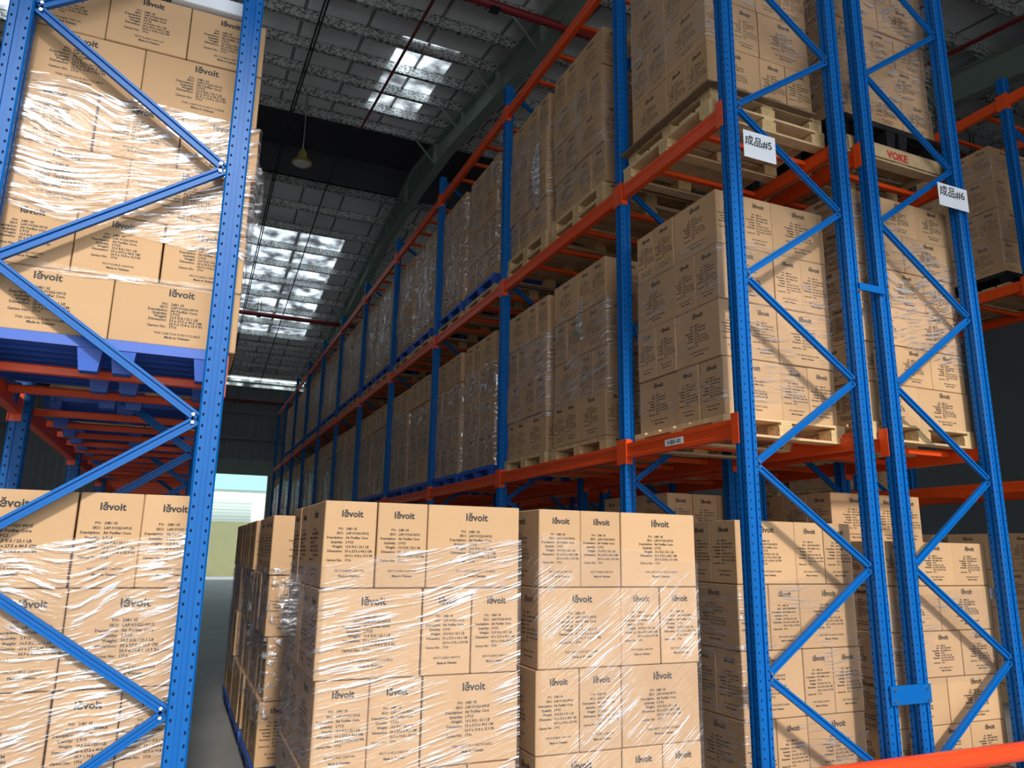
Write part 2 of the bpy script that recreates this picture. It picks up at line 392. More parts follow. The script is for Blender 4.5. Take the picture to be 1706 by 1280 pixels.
# ------------------------------------------------------------------ pallets
def wood_pallet(label, X, Y, Z, wx=1.02, wy=1.0, h=.125, detail=True, board=True):
    t = thing('wooden_pallet', label, 'pallet', (X, Y, Z), 'wooden pallets under the stacks')
    td = MB(); n = 6
    for k in range(n):
        bw = wy/n-.03; y = k*(wy-bw)/(n-1)
        td.box(0, wx, y, y+bw, h-.017, h)
    for k in range(3):
        x = k*(wx-.09)/2
        td.box(x, x+.09, 0, wy, h-.034, h-.0175)
    part('top_deck', td, PINE, t)
    bd = MB()
    for k in range(3):
        y = k*(wy-.09)/2; bd.box(0, wx, y, y+.09, 0, .016)
    part('bottom_deck', bd, PINE, t)
    bm = MB(); bm.box(-.062, .062, -.055, .055, .0165, h-.0345); me = bm.mesh('block', [PINEB])
    for i in range(3):
        for j in range(3):
            if not detail and i > 0 and j > 0: continue
            put('block', me, t, (.063+i*(wx-.126)/2, .056+j*(wy-.112)/2, 0))
    return t
def plastic_pallet(label, X, Y, Z, wx=1.08, wy=1.08, h=.14, M=PLASB, group='blue plastic pallets under the stacks', detail=True):
    t = thing('plastic_pallet', label, 'pallet', (X, Y, Z), group)
    td = MB(); td.box(0, wx, 0, wy, h-.022, h); td.box(0, wx, 0, .02, h-.045, h-.022); td.box(0, .02, .02, wy, h-.045, h-.022)
    for k in range(9): y = .08+k*(wy-.1)/9; td.box(.02, wx, y, y+.012, h-.04, h-.022)
    part('deck', td, M, t)
    fm = MB(); h2 = h-.045
    def taper(cx, cy):
        a, b = .05, .036
        vs = [(cx+sx*b, cy+sy*b, .0) for sx, sy in ((-1, -1), (1, -1), (1, 1), (-1, 1))]+[(cx+sx*a, cy+sy*a, h2) for sx, sy in ((-1, -1), (1, -1), (1, 1), (-1, 1))]
        fm2 = MB(); fm2.add(vs, [(3, 2, 1, 0), (4, 5, 6, 7), (0, 1, 5, 4), (1, 2, 6, 5), (2, 3, 7, 6), (3, 0, 4, 7)]); return fm2
    me = taper(0, 0).mesh('foot', [M])
    for i in range(3):
        for j in range(3):
            if not detail and i > 0 and j > 0: continue
            put('foot', me, t, (.055+i*(wx-.11)/2, .055+j*(wy-.11)/2, 0))
            if i == 1 and detail: put('foot', me, t, (.055+.13+i*(wx-.11)/2, .055+j*(wy-.11)/2, 0))
    return t

# ------------------------------------------------------------------ racking
L1, L2, L3 = .82+H, 2.95+H, 5.12+H
PW = .047
def post_prof():
    g = .012; a = .0115     # half width of the groove, its depth
    w_ = PW; q = w_-.008
    return [(-g, -w_+a), (-g, -w_), (-q, -w_), (-w_, -q), (-w_, -g), (-w_+a, -g), (-w_+a, g), (-w_, g), (-w_, q), (-q, w_), (-g, w_), (-g, w_-a), (g, w_-a), (g, w_),
            (q, w_), (w_, q), (w_, g), (w_-a, g), (w_-a, -g), (w_, -g), (w_, -q), (q, -w_), (g, -w_), (g, -w_+a)][::-1]
_pm = {}
def post(parent, x, y, top):
    if top not in _pm:
        mb = MB(); mb.extrude(post_prof(), (0, 0, 0), (0, 0, top), (0, 1, 0)); _pm[top] = mb.mesh('post', [BLUEP])
    o = put('post', _pm[top], parent, (x, y, 0))
    bp = MB(); bp.box(-.075, .075, -.07, .07, 0, .008); bp.box(-.055, .055, -.052, .052, .008, .02)
    part('base_plate', bp, BLUE, o)
    return o
def brace_prof():
    w_, t = .021, .012
    return [(-w_, -t), (w_, -t), (w_, t), (w_*.45, t), (w_*.35, t*.2), (-w_*.35, t*.2), (-w_*.45, t), (-w_, t)]
def braces(parent, xa, xb, y, zs, top, single=True, start=0):
    """zigzag bracing between the two posts; zs = lowest node height"""
    z = zs; i = start; segs = []
    while z+.59 < top:
        a = (xa+.03, y, z) if i % 2 == 0 else (xb-.03, y, z); b = (xb-.03, y, z+.59) if i % 2 == 0 else (xa+.03, y, z+.59)
        segs.append((a, b)); z += .603; i += 1
    if single:
        for a, b in segs:
            A = Vector(a); B = Vector(b); mid = A
            mb = MB(); mb.extrude([(u, v) for u, v in brace_prof()], (0, 0, 0), B-A, (0, -1, 0))
            o = part('brace', mb, BLUE, parent, A)
            for e_ in (Vector((0, 0, 0)), B-A):
                bl = MB(); dd = (B-A).normalized()*(.02 if e_.length == 0 else -.02)
                c = e_+dd; bl.tube((0, -.012, 0), (0, -.020, 0), .0075, 8, up=(0, 0, 1))
                part('bolt', bl, ZINC, o, c)
    else:
        mb = MB()
        for a, b in segs: mb.extrude(brace_prof(), a, b, (0, -1, 0))
        part('bracing', mb, BLUE, parent)
def beam(parent, xf, face, y0, y1, z, h=.115, t=.05, conn=True, M=ORANGE):
    """beam along Y with its outer face at xf; face=-1: outer face looks to -X. z = top"""
    s_ = face; a = 0; o = t
    def X(u): return -s_*u      # depth inward
    prof = [(0, -h), (0, -h*.78), (.006, -h*.74), (.006, -h*.30), (0, -h*.26), (0, 0), (t*.55, 0), (t*.55, -.03), (t, -.03), (t, -h)]
    mb = MB(); n = len(prof); L = y1-y0
    vs = [(X(u), 0, v) for u, v in prof]+[(X(u), L, v) for u, v in prof]
    fs = [(i, (i+1) % n, n+(i+1) % n, n+i) for i in range(n)]+[tuple(reversed(range(n))), tuple(range(n, 2*n))]
    if s_ > 0: fs = [tuple(reversed(f)) for f in fs]
    mb.add(vs, fs)
    b = part('beam', mb, M, parent, (xf, y0, z))
    if conn:
        for e_ in (0, 1):
            cm = MB(); yy = -.0 if e_ == 0 else L
            sg = 1 if e_ == 0 else -1
            x0, x1 = sorted((X(-.006), X(-.011))); cm.box(x0, x1, min(yy-sg*.045, yy+sg*.02), max(yy-sg*.045, yy+sg*.02), -.155, .035)
            x0, x1 = sorted((X(-.0055), X(.055))); cm.box(x0, x1, min(yy, yy+sg*.005), max(yy, yy+sg*.005), -.155, .035)
            part('beam_connector', cm, M, b)
    return b

BAYS = [3.55, 4.88]+[4.88+2.47*k for k in range(1, 11)]
def rack(label, xa, xb, bays, top, nodes_z, start, levels, single_n=1, bars=True, nbars=5, rows=(True, True), loc_y=0, cross_levels=None):
    t = thing('pallet_rack', label, 'storage rack', (0, 0, 0), 'steel pallet racks')
    for i, y in enumerate(bays):
        post(t, xa, y, top); post(t, xb, y, top)
        braces(t, xa+PW*.5, xb-PW*.5, y-.01, nodes_z, top, i < single_n, start)
    for z in levels:
        for i in range(len(bays)-1):
            y0, y1 = bays[i]+PW, bays[i+1]-PW
            beam(t, xa-.042, -1, y0, y1, z, conn=(i < 6)); beam(t, xb+.042, 1, y0, y1, z, conn=(i < 4))
    if bars:
        barm = MB(); bl = xb-xa-.03
        barm.extrude([(-.02, -.022), (.02, -.022), (.02, .01), (.012, .018), (-.012, .018), (-.02, .01)], (0, 0, 0), (bl, 0, 0), (0, 0, 1))
        bme = barm.mesh('support_bar', [ORANGE])
        for z in (cross_levels or levels):
            for i in range(min(len(bays)-1, 8)):
                ys = [bays[i]+.31, bays[i]+.86] if i == 0 and bays[1]-bays[0] < 2 else [bays[i]+.04+.24+.487*k for k in range(nbars)]
                for y in ys: put('support_bar', bme, t, (xa+.015, y, z-.045))
    return t

AX0, AX1 = 3.09, 4.065
BX0, BX1 = 4.345, 5.29
LX0, LX1 = -.872, .078
rackA = rack('blue and orange rack nearest the aisle, with rail sticker on its beam', AX0, AX1, BAYS, 5.44+H, -1.27+.01+H-.0, 1, [L1, L2, L3], nbars=4)
rackB = rack('blue and orange rack backing onto the one with the rail sticker', BX0, BX1, BAYS[:6], 5.44+H, -.65-.603+H, 0, [L1, L2, L3], nbars=4)
rackL = rack('blue and orange rack whose pallets stand on blue plastic', LX0, LX1, BAYS[:9], 5.44+H, -1.25+H, 0, [L1, L2], nbars=5, cross_levels=[L1])
rackC = rack('dim rack beyond the far pair, with a stack on black pallet', 8.1, 9.1, [-.2, 2.27, 4.74, 7.21, 9.68, 12.15, 14.6, 17.1], 5.36+H, -1.25+H, 0, [L1, L2, L3], single_n=0, nbars=4)

# row spacers between the two back-to-back racks
for z in (1.81, -.81):
    mb = MB()
    if z > 0: mb.box(AX1+.02, BX0-.02, 3.485, 3.50, z-.025+H, z+.025+H)
    else: mb.box(AX1-.03, BX0+.035, 3.484, 3.497, z-.055+H, z+.055+H)
    sp_ = part('row_spacer', mb, BLUE, rackA)
    for x in ((AX1+.0, BX0+.0)):
        for dz in (-.033, .033):
            bl = MB(); bl.tube((x, 3.484, z+dz+H), (x, 3.474, z+dz+H), .009, 8, up=(0, 0, 1)); part('bolt', bl, ZINC, sp_)

# rail sticker on the first lower beam
mb = MB(); mb.box(3.0462, 3.0472, 4.115, 4.325, .735+H, .782+H); stk = part('location_sticker', mb, WHITEP, rackA)
mb = MB(); stamp(mb, text_geo('V-B01-01', .042, 2, .001), (3.0455, 4.22, .744+H), (0, -1, 0), (0, 0, 1), 0); part('sticker_print', mb, INK, stk)

def sign(label, cx, z0, z1, w_, body, rz, y=3.49, tilt=0):
    t = thing('rack_sign', label, 'sign', (cx, y, z0+H), 'white paper signs taped to the frames')
    t.rotation_euler = (0, tilt, rz)
    mb = MB(); mb.box(-w_/2, w_/2, -.0012, .0012, 0, z1-z0); part('sheet', mb, WHITEP, t)
    mb = MB(); stamp(mb, text_geo(body, .075*w_/.27, 3, .0012), (-.01, -.0022, (z1-z0)*.50), (1, 0, 0), (0, 0, 1), 0); part('writing', mb, INK, t)
    return t
sign('white paper sign numbered 5 hanging beside the corner post', 3.285, 2.562, 2.757, .27, '成品#5', 0, 3.49)
sign('white paper sign numbered 6 on the outer frame', 5.15, 2.60, 2.785, .325, '成品#6', 0, 3.478)

# ------------------------------------------------------------------ the stacks
# left rack, lower beam level, on a blue plastic pallet
nm = 'upper stack in the left rack'
stack(nm, -.905, 3.62, .885+H, 6, 'B', 0, 'R', jit=.006)
plastic_pallet('blue plastic pallet on the orange bars of the left rack', -.95, 3.60, .738+H, 1.04, 1.08, .145)
film(nm, -.905, 3.62, .885+H, 1.08, 1.06, .50, 1.18, FILMH, -.03, 'R', .02, zb=-.1)
film('lower seam of '+nm, -.905, 3.62, .885+H, 1.08, 1.06, .27, .31, FILM3, 0, 'R', .01, wav=.01)
crumple('loose film bulging beside the blue post of the left rack', .17, 3.9, 1.62+H, .12, .42, .08)
mb = MB(); mb.box(-.30, .12, 3.60, 4.5, 2.645+H, 2.72+H)
tag(part('foam_sheet', mb, WHITEP, bevel=.006), 'white sheet lying on top of the upper stack in the left rack', 'packing sheet')
# left rack, floor
nm = 'floor stack in the left rack'
stack(nm, -.87, 3.60, .135, 4, 'A', 0, 'R')
film(nm, -.87, 3.60, .135, .975, .97, .0, 1.36, FILMH, .1, 'R', .02, wav=.06)
plastic_pallet('blue plastic pallet under the floor stack in the left rack', -.88, 3.59, 0, 1.0, 1.0, .132)
# deeper stacks in the left rack (their edges show past the post)
for k, y in enumerate((5.15, 6.4, 7.62, 8.87)):
    nm = ORD[k+1]+' upper pallet of the left rack'
    stack(nm, -.803, y, .90+H, 4, 'A', k, 'R')
    plastic_pallet('blue plastic pallet, '+ORD[k+1]+' along the left rack bars', -.83, y+.03, .755+H, .90, .95, .145, detail=False)
    film(nm, -.803, y, .90+H, .975, .97, .1, 1.5, FILM, 0, 'R')

# the two floor stacks standing in the aisle in front
nm = 'floor stack beside the walkway'
stack(nm, .605, 3.5, .135, 4, 'A', 1, 'L')
film(nm, .605, 3.5, .135, .975, .97, .0, 1.35, FILM, .14, 'L', .016, seg=60)
plastic_pallet('blue plastic pallet under the floor stack beside the walkway', .60, 3.49, 0, 1.0, 1.0, .132)
nm = 'second front floor stack'
stack(nm, 1.675, 3.5, .135, 4, 'A', 1, 'L')
film(nm, 1.675, 3.5, .135, .975, .97, .0, 1.38, FILM2, -.15, 'L', .014, seg=60)
plastic_pallet('blue plastic pallet under the second front floor stack', 1.665, 3.49, 0, 1.0, 1.0, .132)
crumple('knot of loose film low between the two front floor stacks', 1.62, 3.47, .15, .12, .22, .05)
for k, y in enumerate((5.3, 6.42, 7.55)):
    nm = ('second', 'third', 'fourth')[k]+' floor stack along the walkway'
    stack(nm, .585, y, .135, 4, 'A', k, 'L', jit=.012)
    film(nm, .585, y, .135, .975, .97, .25, 1.22, FILMC, 0, 'L', .03)
    plastic_pallet('blue plastic pallet, '+('second', 'third', 'fourth')[k]+' along the walkway', .57, y-.01, 0, 1.0, 1.0, .132)
crumple('crumpled film tuft at the walkway side of the first floor stack', .59, 4.15, 1.05, .16, .30, .10)

# rack A
nm = 'floor stack behind the corner post'
stack(nm, 3.16, 3.78, .135, 4, 'A', 0, 'L', skip=())
film(nm, 3.16, 3.78, .135, .975, .97, .0, 1.22, FILM3, .12, 'L', .014, seg=60)
wood_pallet('pine pallet under the floor stack behind the corner post', 3.14, 3.77, 0)
nm = 'stack above the rail sticker'
stack(nm, 3.10, 3.75, .878+H, 4, 'A', 1, 'L', jit=.007)
film(nm, 3.10, 3.75, .878+H, .975, .97, .1, 1.22, FILM3, -.05, 'L', .012, seg=60)
wood_pallet('pine pallet above the rail sticker', 3.075, 3.73, .75+H, 1.03, 1.02)
nm = 'top stack above sign numbered 5'
stack(nm, 3.10, 3.75, 3.21+H, 4, 'A', 1, 'L')
film(nm, 3.10, 3.75, 3.21+H, .975, .97, .42, 1.56, FILM3, 0, 'L', .014, seg=60)
wood_pallet('upper one of two pine pallets above the sign numbered 5', 3.085, 3.72, 3.075+H, 1.03, 1.05)
wood_pallet('lower one of two pine pallets above the sign numbered 5', 3.04, 3.68, 2.945+H, 1.05, 1.10)
mb = MB(); mb.box(3.02, 3.10, 3.66, 4.80, 3.19+H, 3.202+H); mb.box(3.10, 4.0, 3.66, 3.74, 3.19+H, 3.202+H)
tag(part('hardboard_sheet', mb, CARDIN), 'thin brown board sticking out under the top shelf stack', 'board')

ORDB = ['second', 'third', 'fourth', 'fifth', 'sixth', 'seventh', 'eighth', 'ninth', 'tenth', 'eleventh']
for b in range(10):
    for j in range(2):
        y = 4.88+2.47*b+(.34 if j == 0 else 1.47)
        which = 'near' if j == 0 else 'far'
        # lower shelf
        nm = '%s stack, %s bay, lower shelf' % (which, ORDB[b])
        stack(nm, 3.12, y, .945+H, 4, 'A', b+j if b else 0, 'L', jit=.01)
        mm = FILM if b == 0 else FILMC
        film(nm, 3.12, y, .945+H, .975, .97, 0 if b else .35, random.uniform(1.1, 1.35), mm, 0, 'L', .03, seg=30)
        lb = 'pallet under the %s stack of the %s bay on lower shelf' % (which, ORDB[b])
        if b == 0: wood_pallet('pine '+lb, 3.10, y-.01, .815+H)
        else: plastic_pallet('blue plastic '+lb, 3.08, y-.02, .815+H, 1.02, 1.02, .13, detail=b < 3)
        # upper shelf
        if b == 9: continue
        nm = '%s stack, %s bay, upper shelf' % (which, ORDB[b])
        stack(nm, 3.12, y, 3.21+H, 4, 'A', b+j+1, 'L', jit=.01)
        film(nm, 3.12, y, 3.21+H, .975, .97, .1, random.uniform(1.1, 1.5), FILM if b == 0 else FILMC, 0, 'L', .03, seg=30)
        lb = 'pine pallet under the %s stack of the %s bay on upper shelf' % (which, ORDB[b])
        wood_pallet(lb, 3.09, y-.01, 2.945+H, detail=b < 3)
        lb = 'pallet on another pallet, %s stack of the %s upper bay' % (which, ORDB[b])
        if b == 0: wood_pallet('pine '+lb, 3.10, y, 3.075+H)
        else: plastic_pallet('blue plastic '+lb, 3.08, y, 3.075+H, 1.0, 1.0, .13, detail=b < 3)
c_ = crumple('knot of loose film on the near stack beside the second blue post', 3.11, 5.62, 1.85+H, .10, .38, .05); c_.rotation_euler = (0, 0, -math.pi/2)
c_ = crumple('strand of loose film hanging on the far upper stack', 3.11, 6.55, 3.55+H, .16, .75, .06); c_.rotation_euler = (0, 0, -math.pi/2)
mb = MB(); mb.box(-.002, 0, 0, .05, 0, .03)
tag(part('tape_scrap', mb, GREENT, None, (3.112, 5.72, 1.93+H)), 'green tape scrap beside the knot of loose film', 'tape')

# back of rack A / B at floor level
nm = 'dim floor stack behind the corner one'
stack(nm, 3.50, 4.95, .003, 5, 'A', 0, 'L')
nm = 'tall floor stack behind the outer one'
stack(nm, 4.53, 4.30, .012, 5, 'A', 1, 'L')

# rack B
nm = 'floor stack in the outer rack'
stack(nm, 4.235, 3.66, .135, 5, 'B', 1, 'L', skip=[(k_, p_) for k_ in range(5) for p_ in ('aisle-side middle', 'aisle-side back end')])
film(nm, 4.235, 3.66, .135, 1.07, .5, .55, 1.12, FILM3, .1, 'L', .012)
wood_pallet('pine pallet under the floor stack in the outer rack', 4.23, 3.65, 0, 1.08, .62)
nm = 'shelf stack in the outer rack'
stack(nm, 4.24, 3.66, .915+H, 6, 'B', 0, 'L')
film(nm, 4.24, 3.66, .915+H, 1.07, 1.06, .55, 1.5, FILMH, -.45, 'L', .018, zb=-.3, seg=60)
wood_pallet('pine pallet under the shelf stack in the outer rack', 4.23, 3.64, .79+H, 1.08, 1.08)
nm = 'top shelf stack in the outer rack'
stack(nm, 4.27, 3.70, 3.32+H, 6, 'B', 1, 'L', jit=.008)
film(nm, 4.27, 3.70, 3.32+H, 1.07, 1.06, .1, 1.75, FILMH, 0, 'L', .03, seg=60)
plastic_pallet('black plastic pallet on the red-stencilled pine pallet', 4.26, 3.68, 3.10+H, 1.10, 1.08, .215, PLASK, 'black plastic pallets')
vp = wood_pallet('pine pallet stencilled in red under the black pallet', 4.28, 3.64, 2.955+H, 1.10, 1.08, h=.14)
mb = MB(); mb.box(0, 1.10, -.012, 0, .02, .12); pb = part('front_board', mb, PINE, vp)
mb = MB(); stamp(mb, text_geo('VOKE', .085, 2, .003), (.5, -.0135, .035), (1, 0, 0), (0, 0, 1), 0); part('stencil', mb, INKR, pb)
for b in range(2):
    for j in range(2):
        y = 4.88+2.47*b+(.3 if j == 0 else 1.4)
        nm = '%s stack, %s outer-rack bay' % ('near' if j == 0 else 'far', ORDB[b])
        stack(nm, 4.30, y, .945+H, 4, 'A', b+j, 'L')
        wood_pallet('pine pallet of the %s stack, %s outer-rack bay' % ('near' if j == 0 else 'far', ORDB[b]), 4.29, y, .815+H, detail=False)
# paper tag beside the outer frame
mb = MB(); mb.box(0, .075, -.001, .001, 0, .07)
tag(part('paper_tag', mb, WHITEP, None, (5.27, 3.648, -.265+H)), 'small white paper tag on the corner of the outer floor stack', 'tag')

# rack C
nm = 'black-pallet stack in the dim rack'
stack(nm, 8.22, 5.05, 3.17+H, 4, 'A', 0, 'L')
film(nm, 8.22, 5.05, 3.17+H, .975, .97, .1, 1.45, FILM3, 0, 'L', .02)
plastic_pallet('black plastic pallet in the dim rack', 8.2, 5.03, 3.03+H, 1.02, 1.02, .14, PLASK, 'black plastic pallets')
wood_pallet('pine pallet under the black pallet in the dim rack', 8.2, 5.02, 2.94+H, 1.04, 1.04, h=.09, detail=False)
for k, (y, z, n) in enumerate(((7.6, .945+H, 3), (8.8, .945+H, 3), (5.15, .20, 4), (6.3, .20, 4))):
    nm = ('first', 'second')[k % 2]+' dim '+('shelf' if k < 2 else 'floor')+' stack past outer rack'
    stack(nm, 8.22, y, z, n, 'A', k, 'L')
    wood_pallet('pine pallet of the %s dim %s stack past outer rack' % (('first', 'second')[k % 2], 'shelf' if k < 2 else 'floor'), 8.2, y, z-(.13 if k < 2 else .2), detail=False, h=.125 if k < 2 else .195)

# ------------------------------------------------------------------ turn the records into objects: the 300 largest in view, the rest as one
# creation numbers of the 300 cartons that show largest, then of the smaller ones that still show
KEEP = [134,36,131,154,141,8,39,1,129,151,40,139,0,35,161,149,16,30,5,17,130,9,159,12,13,140,135,41,21,136,239,29,229,4,6,150,244,234,160,155,249,156,236,22,224,254,259,31,14,226,251,261,269,164,271,1098,264,248,1103,230,284,235,231,258,1102,174,240,1108,144,1097,1100,20,294,1089,225,1115,1116,169,179,250,245,309,1124,1101,278,1106,255,241,260,1107,1235,1123,1144,299,256,289,1136,1245,247,319,1120,232,268,246,1105,1113,1240,257,324,1250,314,252,138,270,1099,242,1129,1112,334,293,146,262,303,1064,1143,145,1096,1128,253,344,1121,304,354,263,272,1119,1140,1135,318,308,1141,1111,329,265,266,1127,1133,273,267,1104,1094,1132,1095,1131,349,333,1065,369,137,343,339,292,132,394,353,379,1139,287,302,142,297,276,414,307,404,1304,277,298,133,312,1090,143,1300,317,359,363,378,368,1093,288,384,199,439,1092,429,128,323,313,173,342,393,1091,189,389,374,322,364,126,332,419,327,1295,362,409,403,444,328,275,337,1243,338,214,209,184,352,413,423,283,357,183,438,454,274,1253,424,177,285,367,489,188,399,348,514,167,479,499,1255,1149,434,469,172,347,428,453,392,377,463,372,358,373,382,187,402,204,168,412,1068,478,295,383,310,509,504,198,1294,388,182,397,498,488,178,1248,398,459,494,192,387,574,422,1066,437,194,213,449,407,442,539,523,427,468]
REST = [554,417,529,418,1257,513,408,484,528,462,432,157,1258,1298,320,564,223,553,452,433,1259,197,519,563,599,44,538,659,448,1270,202,222,482,472,544,127,125,1244,473,464,674,457,64,305,1320,594,589,1254,474,477,512,467,664,458,492,1236,219,443,1238,573,649,598,497,583,203,218,208,1251,1246,1249,502,447,487,522,584,623,734,613,483,517,503,569,638,588,749,46,579,614,493,1288,507,524,527,604,1293,543,537,532,658,639,552,673,542,533,1290,193,559,669,572,518,683,654,306,562,679,508,592,548,759,587,628,582,577,819,1303,603,557,597,642,629,713,699,698,567,644,1148,558,547,723,714,744,633,627,534,578,617,549,593,758,798,834,824,743,609,733,568,773,809,648,207,843,748,612,689,894,729,607,724,282,602,643,637,622,873,662,703,653,818,608,647,969,848,632,704,833,909,739,618,657,783,692,217,212,682,634,722,678,763,839,883,708,788,994,663,984,697,774,814,652,693,677,717,718,672,712,667,668,752,619,702,742,782,737,738,903,858,893,688,1067,754,757,919,789,792,747,958,827,989,862,899,943,979,732,772,974,889,933,884,799,753,922,837,874,999,914,917,918,784,998,913,904,993,907,908,948,1034,887,762,2,802,797,962,832,793,1003,787,65,868,953,988,822,777,778,942,817,982,937,978,1018,813,853,687,849,727,808,1033,964,927,803,624,842,882,707,877,949,864,863,1042,1023,1043,897,812,977,852,1037,972,892,767,764,1013,807,719,838,878,923,963,912,66,1262,823,902,857,898,1273,769,1032,804,1029,1027,967,888,1321,794,829,1039,1017,844,1012,968,1024,1008,1285,124,1247,345,1002,959,997,957,872,952,828,867,992,694,1261,1019,934,1271,1009,932,728,768,973]
NEAR = [RECS[i] for i in KEEP]; FARR = [RECS[i] for i in REST]
for i, r in enumerate(NEAR):
    o = put('cardboard_carton', carton_mesh(*r['d'], r['side'] == 'L'), None, r['p'], r['rz'])
    tag(o, r['label'], 'box', r['group'])
far = MB()
for r in FARR:
    g = carton_geo(*r['d'], 'dash', 'FL' if r['side'] == 'L' else 'FR'); X_, Y_, Z_ = r['p']; o = len(far.v)
    far.v += [(a+X_, b+Y_, c+Z_) for a, b, c in g.v]; far.f += [tuple(i+o for i in f) for f in g.f]; far.m += g.m
if far.v: tag(part('cardboard_cartons', far, [CARD, INK]), 'many small-looking cartons stacked further down the long racks', 'boxes', None, 'stuff')

# ------------------------------------------------------------------ rail in front of the rack ends
t = thing('guard_rail', 'red-orange guard rail crossing in front of the rack ends', 'barrier', (0, 0, 0))
zc = -1.145+H; mb = MB()
prof = [(.05*math.cos(a)*1.0, .055*math.sin(a)) for a in [2*math.pi*k/16 for k in range(16)]]
mb.extrude(prof, (2.9, 3.30, zc), (6.2, 3.30, zc)); part('rail', mb, REDO, t)
for x in (3.0, 4.55, 6.1):
    mb = MB(); mb.box(x-.04, x+.04, 3.31, 3.38, 0, zc); mb.box(x-.08, x+.08, 3.28, 3.42, 0, .01); part('rail_post', mb, REDO, t)

# ------------------------------------------------------------------ building
mb = MB(); mb.box(-14, 24, -3, 39.5, -.1, 0); struct('floor', mb, CONC)
YARD = mat('outdoor_concrete', (.66, .63, .57), .85, var=.1, vscale=.8)
mb = MB(); mb.box(-40, 50, -45, -3.0, -.1, -.005); struct('ground', mb, YARD)  # unseen yard behind the camera, added pale to bounce sunlight onto the roof
mb = MB(); mb.box(-30, 40, 39.5, 60, -.12, -.01); struct('ground', mb, YARD)
YR = 19.7; A0 = 8.5+H; SL = .14; B0 = A0+2*SL*YR
def roofz(y): return A0+SL*y if y < YR else B0-SL*y
YN, YE = -3.0, 39.5; RB = 2.0
XL, XRr = -14, 24
# translucent strips in the near slope, standing in for bright reflections on its foil
sky_x = [(-11, -7.6), (-6.6, -3.5), (3.2, 3.75), (3.81, 4.45), (7.6, 8.6), (15, 16.5)]  # outermost strips are added out of view to brighten the interior
mb = MB(); gl = MB()
def slab(M_, x0, x1, y0, y1):
    z0, z1 = roofz(y0), roofz(y1); th = .05
    M_.add([(x0, y0, z0), (x1, y0, z0), (x1, y1, z1), (x0, y1, z1), (x0, y0, z0+th), (x1, y0, z0+th), (x1, y1, z1+th), (x0, y1, z1+th)],
           [(0, 3, 2, 1), (4, 5, 6, 7), (0, 1, 5, 4), (1, 2, 6, 5), (2, 3, 7, 6), (3, 0, 4, 7)])
xs = [XL]
for a, b in sky_x: xs += [a, b]
xs.append(XRr)
for i in range(0, len(xs), 2): slab(mb, xs[i], xs[i+1], YN, YR-RB)
for a, b in sky_x:
    ys_ = 13.3 if a > 0 else 3; slab(mb, a, b, YN, ys_); slab(gl, a, b, ys_, YR-RB-.6); slab(mb, a, b, YR-RB-.6, YR-RB)
sky2 = [(-9, -5), (-2.6, -.9), (-.8, .95), (1.05, 2.7), (2.8, 4.3), (8, 9), (15, 18)]  # far-slope strips; widened, with unseen ones added, to light the interior more
xs = [XL]
for a, b in sky2: xs += [a, b]
xs.append(XRr)
for i in range(0, len(xs), 2): slab(mb, xs[i], xs[i+1], YR+RB, YE)
for a, b in sky2:
    slab(mb, a, b, YR+RB, 24.4); slab(gl, a, b, 24.4, 33.5); slab(mb, a, b, 33.5, YE)
ceil = struct('ceiling', mb, FOIL)
TRL = bpy.data.materials.new('translucent_roof_sheet'); TRL.use_nodes = True; nt = TRL.node_tree
for n in list(nt.nodes): nt.nodes.remove(n)
out = nt.nodes.new('ShaderNodeOutputMaterial'); tl = nt.nodes.new('ShaderNodeBsdfTranslucent'); nt.links.new(tl.outputs[0], out.inputs[0])
t_ = nt.nodes.new('ShaderNodeTexCoord'); nz_ = nt.nodes.new('ShaderNodeTexNoise'); nz_.inputs['Scale'].default_value = 2.2; nz_.inputs['Detail'].default_value = 6
rp_ = nt.nodes.new('ShaderNodeValToRGB'); rp_.color_ramp.elements[0].position = .36; rp_.color_ramp.elements[0].color = (.2, .2, .2, 1); rp_.color_ramp.elements[1].position = .62; rp_.color_ramp.elements[1].color = (.85, .87, .85, 1)
nt.links.new(t_.outputs['Object'], nz_.inputs['Vector']); nt.links.new(nz_.outputs[0], rp_.inputs[0]); nt.links.new(rp_.outputs[0], tl.inputs[0])
struct('seen_and_added_skylights', gl, TRL, parent=ceil)
# raised ridge ventilator
mb = MB()
z0 = roofz(YR-RB); mb.box(XL, XRr, YR-RB-.3, YR+RB+.3, z0+1.0, z0+1.05)
mb.box(XL, XRr, YR-RB-.05, YR-RB, z0, z0+1.0); mb.box(XL, XRr, YR+RB, YR+RB+.05, z0, z0+1.0)
struct('ridge_ventilator', mb, DARK, parent=ceil)
# purlins
ys = []; y = YR-RB
while y > YN: ys.append(y); y -= 1.08
y = YR+RB
while y < YE: ys.append(y); y += 1.3
for y in ys:
    mb = MB(); z = roofz(y); d = .24
    mb.box(XL, XRr, -.035, -.028, -d, 0); mb.box(XL, XRr, -.035, .04, -d, -d+.008); mb.box(XL, XRr, -.035, .04, -.008, 0); mb.box(XL, XRr, .034, .04, -d, -d+.03)
    struct('purlin', mb, PURL, parent=ceil, loc=(0, y, z-.004))
